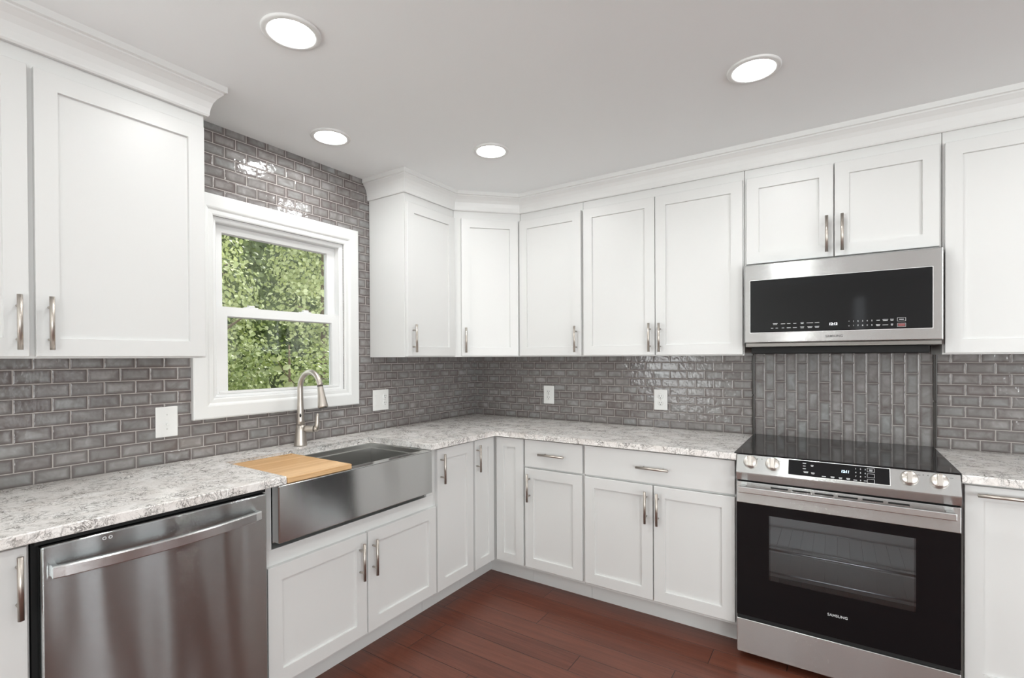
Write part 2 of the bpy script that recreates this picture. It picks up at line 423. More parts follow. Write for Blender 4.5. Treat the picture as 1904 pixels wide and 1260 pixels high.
bm = NB(); box(bm, -.016, -.008, -1.915, -1.268, 1.191, 1.204, .002); obj('lift_rail', bm, VINYL, sl, True)
for y in (-1.757, -1.46):
    bm = NB(); box(bm, -.040, -.018, y-.032, y+.032, 1.597, 1.603, .002); box(bm, -.036, -.020, y-.016, y+.016, 1.603, 1.612, .003)
    obj('sash_lock', bm, VINYL, sl, True)

# ------------------------------------------------------------------ cabinet builder
# a cabinet's own frame: x to the right, y to the back, z up, front of the face frame at y = 0
def handle(parent, x, z, length=.160, horizontal=False, yf=-.022):
    bm = NB(); r = .0067; so = .031; h = length/2; p = h-.032
    y = yf-so
    if horizontal:
        tube(bm, [(x-h, y, z), (x+h, y, z)], r, 14)
        for s in (-p, p): tube(bm, [(x+s, yf+.001, z), (x+s, y, z)], .0042, 10)
    else:
        tube(bm, [(x, y, z-h), (x, y, z+h)], r, 14)
        for s in (-p, p): tube(bm, [(x, yf+.001, z+s), (x, y, z+s)], .0042, 10)
    return obj('handle', bm, NICKEL, parent)
def shaker(x0, x1, z0, z1, stile=.056, t=.021, rec=.0105):
    bm = NB(); yb, yf, yr = -.001, -t, -t+rec
    o = [(x0, z0), (x1, z0), (x1, z1), (x0, z1)]; s = stile
    i = [(x0+s, z0+s), (x1-s, z0+s), (x1-s, z1-s), (x0+s, z1-s)]; e = .0012
    j = [(x0+s+e, z0+s+e), (x1-s-e, z0+s+e), (x1-s-e, z1-s-e), (x0+s+e, z1-s-e)]
    c = .0014
    of = [(x0+c, z0+c), (x1-c, z0+c), (x1-c, z1-c), (x0+c, z1-c)]
    V = lambda L, y: [bm.verts.new((x, y, z)) for x, z in L]
    B, O, F, I, J = V(o, yb), V(o, yf+c), V(of, yf), V(i, yf), V(j, yr)
    bm.faces.new(B)
    for a, b_ in ((B, O), (O, F), (F, I), (I, J)):
        for k in range(4): bm.faces.new((a[k], a[(k+1) % 4], b_[(k+1) % 4], b_[k]))
    bm.faces.new(J)
    return bm
def door(cab, x0, x1, z0, z1, hx=None, hz=None, hor=False, stile=.056, L=.160):
    d = obj('door', shaker(x0, x1, z0, z1, stile), PAINT, cab)
    if hx is not None: handle(d, hx, hz, L, hor, -.021)
    return d
def drawer(cab, x0, x1, z0, z1, hx, hz):
    bm = NB(); box(bm, x0, x1, -.021, -.001, z0, z1, .0016)
    d = obj('drawer', bm, PAINT, cab); handle(d, hx, hz, .162, True, -.021); return d
def carcass(cab, W, D, z0, z1, name='carcass'):
    bm = NB(); box(bm, 0, W, 0, D, z0, z1, .0008, 1); return obj(name, bm, PAINT, cab)
FZ = .298      # face of the wall cabinets, distance from the wall
def wallcab(label, side, a0, a1, z0=1.358, z1=2.302):
    W = a1-a0
    if side == 'L': t = thing('wall_cabinet', label, 'cabinet', (FZ, a0, z0), R(90), 'white shaker wall cabinets')
    else: t = thing('wall_cabinet', label, 'cabinet', (a0, -FZ, z0), 0, 'white shaker wall cabinets')
    bm = NB(); box(bm, 0, W, 0, FZ-.003, 0, z1-z0, .0008, 1); obj('carcass', bm, PAINT, t)
    return t
D0, D1 = 1.364-1.358, 2.249-1.358
c = wallcab('large white wall cabinet left of the window, with two doors', 'L', -3.35, -2.118)
door(c, .25, -2.629+3.35, D0, D1, -2.656+3.35, 1.466-1.358, L=.164)
door(c, -2.614+3.35, -2.126+3.35, D0, D1, -2.584+3.35, 1.466-1.358, L=.164)
c = wallcab('narrow white wall cabinet just right of the window, exposed side panel', 'L', -1.046, -.612)
door(c, .004, .424, D0, D1, .044, 1.466-1.358)
# diagonal corner unit
t = thing('wall_cabinet', 'white diagonal wall cabinet set across the corner', 'cabinet', (.300, -.610, 1.358), R(45), 'white shaker wall cabinets')
bm = NB(); prism(bm, [(.003, -.003), (.003, -.610), (.300, -.610), (.610, -.300), (.610, -.003)], 1.358, 2.302, .0008, 1); obj('carcass', bm, PAINT, t, True)
door(t, .046, .420, D0, D1, .072, 1.466-1.358)
c = wallcab('white single-door wall cabinet right of the diagonal corner unit', 'B', .612, 1.064)
door(c, .002, .445, D0, D1, .415, 1.464-1.358)
c = wallcab('white double-door wall cabinet left of the microwave', 'B', 1.066, 1.966)
door(c, .008, .4435, D0, D1, .4175, 1.462-1.358); door(c, .4475, .894, D0, D1, .4745, 1.460-1.358)
c = wallcab('short white double-door wall cabinet directly above the microwave', 'B', 1.968, 2.733, 1.812)
door(c, .010, .379, 1.818-1.812, 2.251-1.812, .353, 1.921-1.812, L=.168); door(c, .384, .757, 1.818-1.812, 2.251-1.812, .413, 1.921-1.812, L=.168)
c = wallcab('white wall cabinet right of the microwave, cut by the frame edge', 'B', 2.735, 3.90)
door(c, .007, .580, D0, D1, .550, 1.466-1.358); door(c, .586, 1.158, D0, D1, .616, 1.466-1.358)

FB = .600      # face of the base cabinets
ZB0, ZB1 = .112, .882
def basecab(label, side, a0, a1, carc=True):
    W = a1-a0
    if side == 'L': t = thing('base_cabinet', label, 'cabinet', (FB, a0, 0), R(90), 'white shaker base cabinets')
    else: t = thing('base_cabinet', label, 'cabinet', (a0, -FB, 0), 0, 'white shaker base cabinets')
    if carc: carcass(t, W, FB-.003, ZB0, ZB1)
    bm = NB(); box(bm, 0, W, .086, FB-.01, 0, ZB0); obj('toe_kick', bm, PAINT, t)
    return t
E0, E1 = .131, .874
c = basecab('white base cabinet left of the dishwasher, cut by the frame edge', 'L', -3.35, -2.698)
door(c, .03, .645, E0, E1, -2.724+3.35, .779)
# sink base: the bowl hangs inside it
c = basecab('white double-door base cabinet under the steel sink', 'L', -2.064, -1.146, carc=False)
W = .918
bm = NB(); box(bm, 0, W, 0, FB-.003, ZB0, .640, .0008, 1); obj('carcass', bm, PAINT, c)
for x0, x1, x2, x3 in ((0, .0295, 0, .012), (.8645, W, W-.012, W)):
    bm = NB(); prism(bm, [(x0, 0), (x1, 0), (x1, .018), (x3, .018), (x3, FB-.003), (x2, FB-.003), (x2, .018), (x0, .018)] if x0 else [(0, 0), (x1, 0), (x1, .018), (x3, .018), (x3, FB-.003), (0, FB-.003)], .6405, ZB1); obj('face_stile', bm, PAINT, c)
door(c, .004, .461, E0, .581, -1.642+2.064, .467); door(c, .468, .915, E0, .581, -1.570+2.064, .466)
c = basecab('narrow white base cabinet right of the sink, single tall door', 'L', -1.144, -.826)
door(c, .008, .311, E0-.004, E1, .034, .772, L=.155)
# corner unit with its two door leaves meeting in the inner corner
t = thing('base_cabinet', 'white corner base cabinet with two narrow door leaves meeting', 'cabinet', (FB, -FB, 0), 0, 'white shaker base cabinets')
bm = NB(); prism(bm, [(.003, -.003), (.003, -.824), (FB, -.824), (FB, -FB), (.828, -FB), (.828, -.003)], ZB0, ZB1); obj('carcass', bm, PAINT, t, True)
bm = NB(); prism(bm, [(.01, -.01), (.01, -.824), (.514, -.824), (.514, -.514), (.828, -.514), (.828, -.01)], 0, ZB0); obj('toe_kick', bm, PAINT, t, True)
lf = shaker(0, .187, E0-.006, E1, .052); lf.transform(Matrix.Translation((FB, -.814, 0)) @ Matrix.Rotation(R(90), 4, 'Z'))
d = obj('door', lf, PAINT, t, True)
bm = NB(); tube(bm, [(FB+.052, -.800, .695), (FB+.052, -.800, .850)], .0062, 14)
for z in (.727, .818): tube(bm, [(FB+.020, -.800, z), (FB+.052, -.800, z)], .0042, 10)
obj('handle', bm, NICKEL, d, True)
rf = shaker(.634, .824, E0-.002, E1, .052); rf.transform(Matrix.Translation((0, -FB, 0))); obj('door', rf, PAINT, t, True)
c = basecab('white base cabinet with one small drawer above one door', 'B', .830, 1.211)
drawer(c, .008, .374, .719, .875, 1.024-.830, .800); door(c, .007, .372, E0, .708, .040, .600)
c = basecab('wide white base cabinet left of the range, drawer over two doors', 'B', 1.213, 1.979)
drawer(c, .006, .757, .719, .875, 1.594-1.213, .797)
door(c, .006, .376, E0, .708, .346, .600); door(c, .382, .757, E0, .708, .405, .598)
c = basecab('white base cabinet right of the range, horizontal bar handle', 'B', 2.748, 2.995)
door(c, .008, .240, E0, E1, .122, .846, True, L=.166, stile=.052)
c = basecab('plain white base cabinet beyond the narrow one right of range', 'B', 2.997, 3.90)
door(c, .008, .448, E0, E1, .418, .78); door(c, .455, .895, E0, E1, .485, .78)

# ------------------------------------------------------------------ countertops
bm = NB()
prism(bm, [(.002, -3.35), (.645, -3.35), (.645, -1.998), (.190, -1.998), (.190, -1.204), (.645, -1.204), (.645, -.645), (1.981, -.645), (1.981, -.002), (.002, -.002)], .884, .914, .003, 2)
tag(obj('countertop', bm, QUARTZ), 'long L-shaped veined quartz countertop running round the corner', 'countertop')
bm = NB(); prism(bm, [(2.7445, -.645), (3.90, -.645), (3.90, -.002), (2.7445, -.002)], .884, .914, .003, 2)
tag(obj('countertop', bm, QUARTZ), 'short veined quartz countertop right of the range', 'countertop')

# ------------------------------------------------------------------ farmhouse sink
t = thing('farmhouse_sink', 'stainless steel apron-front sink under the window', 'sink', (.62, -1.618, .668))
bm = NB(); box(bm, .602, .647, -2.033, -1.205, .670, .8835, .004, 3); obj('apron', bm, STEELS, t, True)
bm = NB()
def rect(x0, x1, y0, y1, z): return [bm.verts.new(p) for p in ((x0, y0, z), (x1, y0, z), (x1, y1, z), (x0, y1, z))]
loops = [rect(.150, .6015, -2.030, -1.208, .664), rect(.150, .6015, -2.030, -1.208, .8832), rect(.206, .597, -2.004, -1.222, .8832), rect(.206, .597, -2.004, -1.222, .862),
         rect(.220, .584, -1.994, -1.232, .860), rect(.224, .580, -1.990, -1.236, .690), rect(.250, .555, -1.965, -1.262, .682)]
bm.faces.new(loops[0][::-1])
for a, b_ in zip(loops, loops[1:]):
    for k in range(4): bm.faces.new((a[k], a[(k+1) % 4], b_[(k+1) % 4], b_[k]))
bm.faces.new(loops[-1])
obj('bowl', bm, plain('bowl_steel', (.55, .545, .53), .33, 1), t, True)
bm = NB(); lathe(bm, [(.045, .6822), (.045, .686), (.036, .686), (.030, .6835), (.004, .6835)], 28, Matrix.Translation((.40, -1.614, 0))); obj('drain', bm, STEELB, t, True)

# bamboo board across the sink ledges
bm = NB()
out = [(.206, -1.992), (.640, -1.992), (.640, -1.697), (.206, -1.697)]
# slot for the fingers near the back right corner
sl_ = [(.226, -1.775), (.240, -1.775), (.240, -1.715), (.226, -1.715)]
z0, z1 = .8845, .9055
o0 = [bm.verts.new((x, y, z0)) for x, y in out]; o1 = [bm.verts.new((x, y, z1)) for x, y in out]
i0 = [bm.verts.new((x, y, z0)) for x, y in sl_]; i1 = [bm.verts.new((x, y, z1)) for x, y in sl_]
for k in range(4):
    j = (k+1) % 4
    e = bm.faces.new((o0[k], o0[j], o1[j], o1[k])); bm.faces.new((i0[j], i0[k], i1[k], i1[j]))
    bm.faces.new((o1[k], o1[j], i1[j], i1[k])); bm.faces.new((o0[j], o0[k], i0[k], i0[j]))
es = [e for e in bm.edges if any(v in o0+o1 for v in e.verts) and all(v in o0+o1 for v in e.verts)]
bmesh.ops.bevel(bm, geom=es, offset=.002, segments=2, profile=.5, affect='EDGES')
tag(obj('cutting_board', bm, BAMBOO), 'bamboo cutting board lying across the left end of the sink', 'cutting board')

# ------------------------------------------------------------------ faucet
FX, FY = .099, -1.578
t = thing('kitchen_faucet', 'brushed nickel gooseneck faucet standing behind the sink', 'faucet', (FX, FY, .9145))
T = Matrix.Translation((FX, FY, 0))
bm = NB(); lathe(bm, [(.031, .9145), (.0312, .919), (.0305, .925), (.027, .96), (.0235, .995), (.021, 1.019)], 32, T); obj('body', bm, NICKEL, t, True)
bm = NB(); path = []; rad = []
for z, r in ((1.0195, .0207), (1.04, .0192), (1.07, .0172), (1.10, .0157), (1.14, .0143), (1.18, .0135), (1.205, .0132)): path.append((FX, FY, z)); rad.append(r)
RC = .0815
for k in range(1, 21):
    a = R(180 - k*(170/20)); path.append((FX+RC+RC*math.cos(a), FY, 1.205+RC*math.sin(a))); rad.append(.0132)
tube(bm, path, rad, 20); obj('spout', bm, NICKEL, t, True)
end = Vector(path[-1]); dr = Vector((math.sin(R(10)), 0, -math.cos(R(10))))
dr = (dr + Vector((.03, 0, 0))).normalized()
bm = NB(); tube(bm, [end+dr*s for s in (.001, .004, .02, .05, .08, .100, .106)], [.0125, .0138, .0146, .0175, .0215, .0240, .0228], 24); hd = obj('spray_head', bm, NICKEL, t, True)
bm = NB(); tube(bm, [end+dr*.1062, end+dr*.1085], .0195, 24); obj('spray_face', bm, AERA, hd, True)
bm = NB(); tube(bm, [end-dr*.0012, end+dr*.0012], .0139, 20); obj('seam_ring', bm, SLOT, hd, True)
dl = Vector((.80, .60, 0)).normalized(); hc = Vector((FX, FY, .998))
bm = NB(); tube(bm, [hc+dl*.018, hc+dl*.030, hc+dl*.062, hc+dl*.0645], [.0168, .0168, .0165, .0165], 22); hub = obj('valve_hub', bm, NICKEL, t, True)
bm = NB(); tube(bm, [hc+dl*.0648, hc+dl*.0665], .0140, 22); obj('seam_ring', bm, SLOT, hub, True)
bm = NB()
tube(bm, [hc+dl*.067, hc+dl*.078, hc+dl*.086], [.0150, .0142, .0105], 20)
tube(bm, [hc+dl*.080+Vector((0, 0, z)) + dl*(.004*math.sin(z*22)+.10*z*z) for z in (-.012, .0, .018, .034, .050, .064, .073, .077)], [.007, .0125, .0125, .0108, .0096, .0088, .0070, .003], 16)
obj('lever', bm, NICKEL, t, True)
vd = Vector((.80, -.55, 0)).normalized()
bm = NB(); lathe(bm, [(.0075, 0), (.0075, .0016), (.005, .0022), (.001, .0022)], 20, Matrix.Translation(Vector((FX, FY, 1.068))+vd*.0165) @ vd.to_track_quat('Z', 'Y').to_matrix().to_4x4() @ Matrix.Diagonal((.62, 1.3, 1, 1)))
obj('motion_sensor', bm, BLACKG, t, True)

# ------------------------------------------------------------------ wall plates
def plate(name, label, cat, M, w=.083, h=.127, group=None):
    t = thing(name, label, cat, M.to_translation(), M.to_euler().z, group)
    bm = NB(); box(bm, -w/2, w/2, -.0065, -.0005, -h/2, h/2, .003, 3); obj('cover_plate', bm, PLATE, t); return t
def receptacle(t, x=0):
    for s in (.0205, -.0205):
        bm = NB(); M = Matrix.Translation((x, -.0066, s)) @ Matrix.Rotation(R(90), 4, 'X')
        lathe(bm, [(.0172, 0), (.0172, .0018), (.0160, .0024), (.001, .0024)], 26, M); r = obj('receptacle', bm, PLATE, t)
        bm = NB()
        for dx, hh in ((-.0064, .0042), (.0064, .0036)): box(bm, x+dx-.0012, x+dx+.0012, -.0094, -.0088, s+.0035-hh, s+.0035+hh)
        tube(bm, [(x, -.0094, s-.0085), (x, -.0088, s-.0085)], .0028, 10)
        obj('slots', bm, SLOT, r)
    bm = NB(); tube(bm, [(x, -.0076, 0), (x, -.006, 0)], .003, 12); obj('screw', bm, NICKEL, t)
LM = lambda y, z: Matrix.Translation((0, y, z)) @ Matrix.Rotation(R(90), 4, 'Z')
BMx = lambda x, z: Matrix.Translation((x, 0, z))
t = plate('light_switch', 'white toggle light switch on the tile left of the window', 'light switch', LM(-2.138, 1.090))
bm = NB(); box(bm, -.0055, .0055, -.0085, -.0064, -.0125, .0125, .001); obj('toggle_bezel', bm, PLATE, t)
bm = NB(); box(bm, -.0042, .0042, -.0190, -.0084, -.011, -.002, .0015)
bm.transform(Matrix.Translation((0, 0, -.002))); obj('toggle', bm, PLATE, t)
SCREW = plain('screw_white', (.6, .6, .58), .4)
for s in (.030, -.030):
    bm = NB(); tube(bm, [(0, -.0076, s), (0, -.006, s)], .003, 12); obj('screw', bm, SCREW, t)
t = plate('switch_and_outlet', 'wide white plate with rocker and outlet right of window', 'outlet', LM(-.965, 1.095), .126, .127)
bm = NB(); box(bm, -.0475, -.0145, -.0085, -.0064, -.0335, .0335, .001); r_ = obj('rocker_bezel', bm, PLATE, t)
bm = NB(); box(bm, -.0455, -.0165, -.0105, -.0084, -.0315, .0315, .0012); obj('rocker', bm, PLATE, r_)
receptacle(t, .031)
t = plate('wall_outlet', 'white duplex outlet on back tile, the one nearer the corner', 'outlet', BMx(.658, 1.089), group='duplex outlets on the back wall'); receptacle(t)
t = plate('wall_outlet', 'white duplex outlet on back tile, the one nearer the range', 'outlet', BMx(1.4485, 1.087), group='duplex outlets on the back wall'); receptacle(t)

# ------------------------------------------------------------------ dishwasher
t = thing('dishwasher', 'stainless steel dishwasher with bowed bar handle beside the sink', 'dishwasher', (.60, -2.381, 0))
bm = NB(); box(bm, .03, .598, -2.694, -2.068, .10, .876); obj('tub', bm, BLACKM, t, True)
bm = NB(); box(bm, .06, .53, -2.690, -2.070, 0, .0995); obj('toe_panel', bm, BLACKP, t, True)
bm = NB(); box(bm, .5985, .625, -2.692, -2.070, .8695, .8815, .001); obj('dark_top_gap', bm, BLACKM, t, True)  # black strip standing in for the dark gap under the countertop
bm = NB(); box(bm, .603, .645, -2.684, -2.077, .105, .868, .005, 3); dd = obj('door', bm, STEELV, t, True)
bm = NB(); n = 24; ring = []
for i in range(n+1):
    s = i/n; y = -2.667+s*.556; bow = .030*math.sin(math.pi*s)
    e = min(s, 1-s); xo = .676+bow
    if i in (0, n): xo -= .004
    zc = .803; hh = .0155
    ring.append([bm.verts.new((x, y, z)) for x, z in ((xo-.014, zc-hh), (xo-.002, zc-hh-.0005), (xo, zc-hh+.002), (xo, zc+hh-.004), (xo-.003, zc+hh), (xo-.014, zc+hh))])
for a, b_ in zip(ring, ring[1:]):
    for k in range(6): bm.faces.new((a[k], a[(k+1) % 6], b_[(k+1) % 6], b_[k]))
bm.faces.new(ring[0]); bm.faces.new(ring[-1][::-1])
for y in (-2.660, -2.118): box(bm, .6455, .668, y-.006, y+.006, .789, .817)
obj('handle', bm, STEELB, dd, True)
bm = NB()
for y in (-2.551, -2.537):
    M = Matrix.Translation((.6452, y, .852)) @ Matrix.Rotation(R(90), 4, 'Y')
    lathe(bm, [(.0050, 0), (.0050, .0004), (.0026, .0004), (.0026, 0)], 18, M, cap=False)
obj('markings', bm, MARK, dd, True)  # two small pale rings on the door

# ------------------------------------------------------------------ range
RX0, RX1 = 1.984, 2.741
t = thing('kitchen_range', 'stainless slide-in electric range with black glass oven door', 'range', (2.3625, -.33, 0))
bm = NB()
for a in ((RX0, RX0+.03, -.598, -.03, .02, .903), (RX1-.03, RX1, -.598, -.03, .02, .903), (RX0+.03, RX1-.03, -.12, -.03, .02, .903), (RX0+.03, RX1-.03, -.598, -.12, .70, .903), (RX0+.03, RX1-.03, -.598, -.12, .02, .32)): box(bm, *a)
obj('body', bm, BLACKP, t, True)
bm = NB()      # oven cavity, open at the front
x0, x1, y0, y1, z0, z1 = 2.05, 2.675, -.597, -.17, .33, .69
v = [bm.verts.new(p) for p in ((x0, y0, z0), (x1, y0, z0), (x1, y0, z1), (x0, y0, z1), (x0, y1, z0), (x1, y1, z0), (x1, y1, z1), (x0, y1, z1))]
for q in ((0, 1, 5, 4), (1, 2, 6, 5), (2, 3, 7, 6), (3, 0, 4, 7), (4, 5, 6, 7)): bm.faces.new([v[i] for i in q])
obj('oven_cavity', bm, ENAMEL, t, True)
for z in (.372, .475):
    bm = NB(); tube(bm, [(2.055, -.55, z), (2.67, -.55, z)], .0050, 10); tube(bm, [(2.055, -.20, z), (2.67, -.20, z)], .003, 8)
    for k in range(13): tube(bm, [(2.08+k*.047, -.55, z), (2.08+k*.047, -.20, z)], .0008, 6)
    obj('oven_rack', bm, RACK, t, True)
bm = NB(); box(bm, 1.971, 2.7445, -.643, -.004, .9148, .9192, .0015, 2); ck = obj('cooktop', bm, COOK, t, True)
def annulus(bm, cx, cy, z, r0, r1, seg=64):
    a = [bm.verts.new((cx+r0*math.cos(k*2*math.pi/seg), cy+r0*math.sin(k*2*math.pi/seg), z)) for k in range(seg)]
    b_ = [bm.verts.new((cx+r1*math.cos(k*2*math.pi/seg), cy+r1*math.sin(k*2*math.pi/seg), z)) for k in range(seg)]
    for k in range(seg): bm.faces.new((a[k], a[(k+1) % seg], b_[(k+1) % seg], b_[k]))
bm = NB(); annulus(bm, 2.550, -.440, .91935, .105, .1085); obj('burner_ring', bm, RING, ck, True)
bm = NB(); annulus(bm, 2.165, -.440, .91935, .090, .0925); obj('burner_ring', bm, RING, ck, True)
bm = NB()      # control fascia: sloped face over a short upright strip
pf = [(-.600, .9125), (-.644, .9125), (-.6455, .9105), (-.6725, .8385), (-.672, .8345), (-.662, .803), (-.600, .803)]
lo = [bm.verts.new((RX0, y, z)) for y, z in pf]; hi = [bm.verts.new((RX1, y, z)) for y, z in pf]
for k in range(len(pf)): bm.faces.new((lo[k], lo[(k+1) % 7], hi[(k+1) % 7], hi[k]))
bm.faces.new(lo); bm.faces.new(hi[::-1])
fas = obj('control_fascia', bm, STEEL, t, True)
# frame on the sloped face: X right, Y up the slope, Z outwards
sy = Vector((0, .027, .072)).normalized(); sz = Vector((1, 0, 0)).cross(sy)
def slope(x, s, out=0):      # s = height z on the face
    k = (.9105-s)/(.9105-.8385); return Vector((x, -.6455-.027*k, s)) + sz*out
MS = Matrix(((1, sy.x, sz.x, 0), (0, sy.y, sz.y, 0), (0, sy.z, sz.z, 0), (0, 0, 0, 1)))
def SM(x, z, out): return Matrix.Translation(slope(x, z, out)) @ MS
bm = NB(); box(bm, -.1725, .1725, -.0315, .0315, -.001, .0012, .0006, 1); bm.transform(SM(2.360, .8805, 0)); dsp = obj('display_panel', bm, BLACKG, fas, True)
bm = NB()
box(bm, -.1745, .1745, -.0335, -.0317, -.001, .0009); box(bm, -.1745, .1745, .0317, .0335, -.001, .0009); box(bm, -.1745, -.1727, -.0317, .0317, -.001, .0009); box(bm, .1727, .1745, -.0317, .0317, -.001, .0009)
bm.transform(SM(2.360, .8805, 0)); obj('display_bezel', bm, RACK, dsp, True)
def join(bms):
    out = NB()
    for b_ in bms:
        me = bpy.data.meshes.new('j'); b_.to_mesh(me); b_.free(); out.from_mesh(me); bpy.data.meshes.remove(me)
    return out
obj('clock', markings('12:11', .0135, SM(2.388, .8835, .0016), None, '', None, .0004, .95, .15), CLOCK, dsp, True)
L = []
for i, ch in enumerate('123456789'):
    L.append(markings(ch, .0075, SM(2.424+(i % 3)*.0155, .8985-(i//3)*.0140, .0016), None, '', None, .0002))
L.append(markings('0', .0075, SM(2.4395, .8565, .0016), None, '', None, .0002))
obj('number_pad', join(L), MARK, dsp, True); L = []
for x, z, wd, n in ((2.246, .900, .012, 1), (2.246, .8895, .010, 1), (2.246, .879, .011, 1), (2.252, .866, .018, 2), (2.274, .893, .010, 2), (2.277, .864, .013, 2), (2.316, .857, .014, 1), (2.346, .857, .014, 2), (2.373, .857, .012, 2), (2.399, .857, .013, 2), (2.422, .856, .012, 1), (2.456, .857, .012, 1), (2.473, .898, .012, 2)):
    for k in range(n):
        q = NB(); box(q, -wd/2*(1-.2*k), wd/2*(1-.2*k), -.0011, .0011, 0, .0004); q.transform(SM(x, z+.0018*(n-1)-.0036*k, .0012)); L.append(q)
for q in L: obj('printed_label', q, MARK, dsp, True)
for z in (.8985, .878, .858):
    L = []
    for a in ((-.012, .012, .0068, .0078), (-.012, .012, -.0078, -.0068), (-.012, -.011, -.0068, .0068), (.011, .012, -.0068, .0068)):
        q = NB(); box(q, a[0], a[1], a[2], a[3], 0, .0004); q.transform(SM(2.473, z, .0012)); L.append(q)
    obj('button_outline', join(L), MARK, dsp, True)
for i, x in enumerate((2.0405, 2.1275, 2.592, 2.680)):
    M = SM(x, .8835, .0002)
    bm = NB(); lathe(bm, [(.0285, 0), (.0285, .003), (.0265, .006), (.0255, .018), (.0235, .0205), (.002, .0205)], 36, M)
    q = NB(); box(q, -.0085, .0085, -.0225, .0225, .019, .031, .003, 2); q.transform(M); bm = join([bm, q])
    obj('knob', bm, plain('knob_metal', (.66, .62, .575), .3, 1) if i == 0 else bpy.data.materials['knob_metal'], fas, True)
for x in (2.068, 2.085, 2.634, 2.648):
    bm = NB(); lathe(bm, [(.0018, 0), (.0018, .0003), (.0002, .0003)], 10, SM(x, .9005, .0001)); obj('indicator_dot', bm, MARKD, fas, True)
for x in (2.064, 2.155, 2.621, 2.715):
    q = NB(); box(q, -.005, .005, -.0006, .0006, 0, .0003); q.transform(SM(x, .8985, .0001)); obj('knob_label', q, MARKD, fas, True)
# oven door: stainless band with slots, black glass with a window
bm = NB()
box(bm, RX0, RX1, -.660, -.600, .7005, .795, .002, 2); band = obj('oven_door', bm, STEEL, t, True)
bm = NB()
gx0, gx1, gz0, gz1 = 2.113, 2.612, .374, .657
for a in ((RX0, gx0, .197, .7), (gx1, RX1, .197, .7), (gx0, gx1, .197, gz0), (gx0, gx1, gz1, .7)): box(bm, a[0], a[1], -.659, -.6005, a[2], a[3])
bmesh.ops.remove_doubles(bm, verts=bm.verts, dist=1e-5)
dg_ = obj('door_glass', bm, BLACKG, band, True)
bm = NB(); box(bm, gx0, gx1, -.6588, -.655, gz0, gz1); obj('oven_window', bm, OVENG, band, True)
for k in range(6):
    bm = NB(); box(bm, 2.120+k*.0815, 2.186+k*.0815, -.6606, -.6602, .7780, .7845); obj('vent_slot', bm, BLACKM, band, True)
bm = NB(); box(bm, 1.998, 2.722, -.716, -.700, .7570, .7835, .003, 2)
for x in (2.012, 2.708): box(bm, x-.012, x+.012, -.701, -.6603, .761, .782, .002, 1)
obj('handle', bm, STEELB, band, True)
obj('markings', markings('SAMSUNG', .0150, Matrix.Translation((2.3625, -.6596, .2885)) @ FACEY, None, '', None, .0002, 1.02), MARK, band, True)
bm = NB(); box(bm, RX0+.001, RX1-.001, -.652, -.600, .1815, .1955); obj('dark_gap', bm, BLACKM, t, True)  # black block standing in for the shaded gap between door and drawer
bm = NB(); box(bm, RX0, RX1, -.662, -.600, .030, .181, .003, 2); obj('storage_drawer', bm, STEEL, t, True)
for x in (2.03, 2.695):
    for y in (-.55, -.08):
        bm = NB(); tube(bm, [(x, y, 0), (x, y, .0198)], .018, 14); obj('foot', bm, BLACKP, t, True)

# ------------------------------------------------------------------ microwave
t = thing('microwave', 'stainless over-the-range microwave hung below the short cabinet', 'microwave', (2.3525, -.19, 1.40))
MX0, MX1 = 1.978, 2.7285
bm = NB(); box(bm, MX0, MX1, -.352, -.004, 1.400, 1.808, .001, 1); obj('body', bm, BLACKP, t, True)
bm = NB(); box(bm, 2.004, 2.690, -.345, -.03, 1.366, 1.3995, .004, 2); obj('vent_underside', bm, BLACKM, t, True)
bm = NB(); box(bm, MX0, MX1, -.386, -.3525, 1.419, 1.802, .005, 3); md = obj('door', bm, STEEL, t, True)
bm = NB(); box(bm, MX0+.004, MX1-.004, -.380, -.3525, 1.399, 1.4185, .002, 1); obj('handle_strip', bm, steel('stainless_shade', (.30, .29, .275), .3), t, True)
bm = NB(); box(bm, 2.004, 2.694, -.3875, -.384, 1.469, 1.724, .003, 3); mg = obj('door_glass', bm, BLACKG, md, True)
bm = NB()
ring_pts = [(2.0025, 2.0040, 1.4675, 1.7255), (2.6940, 2.6955, 1.4675, 1.7255)]
for a in ring_pts: box(bm, a[0], a[1], -.3868, -.385, a[2], a[3])
box(bm, 2.004, 2.694, -.3868, -.385, 1.4675, 1.469); box(bm, 2.004, 2.694, -.3868, -.385, 1.724, 1.7255)
obj('glass_rim', bm, RACK, md, True)
obj('clock', markings('12:12', .0155, Matrix.Translation((2.346, -.3878, 1.499)) @ FACEY, None, '', None, .0004, .95, .12), plain('micro_clock', (.92, .95, 1), .5, emit=.9), mg, True)
L = []
def bar(x, z, wd, n=1, h=.0021):
    for k in range(n):
        q = NB(); box(q, x-wd/2*(1-.18*k), x+wd/2*(1-.18*k), -.3879, -.3875, z+.0024*(n-1)-.0048*k-h/2, z+.0024*(n-1)-.0048*k+h/2); L.append(q)
for x, wd, n in ((2.113, .020, 2), (2.146, .018, 1), (2.170, .014, 1), (2.195, .012, 1), (2.225, .013, 2), (2.256, .026, 1), (2.284, .018, 1)): bar(x, 1.508, wd, n)
for x, wd, n in ((2.100, .010, 1), (2.120, .010, 1), (2.146, .010, 1), (2.170, .016, 1), (2.195, .016, 1), (2.225, .016, 2), (2.256, .020, 2), (2.284, .018, 2)): bar(x, 1.4885, wd, n)
for q in L: obj('printed_label', q, MARK, mg, True)
L = []
for i, ch in enumerate('^12345'): L.append(markings(ch, .0085, Matrix.Translation((2.406+i*.0166, -.3878, 1.508)) @ FACEY, None, '', None, .0002))
for i, ch in enumerate('v67890'): L.append(markings(ch, .0085, Matrix.Translation((2.406+i*.0166, -.3878, 1.4885)) @ FACEY, None, '', None, .0002))
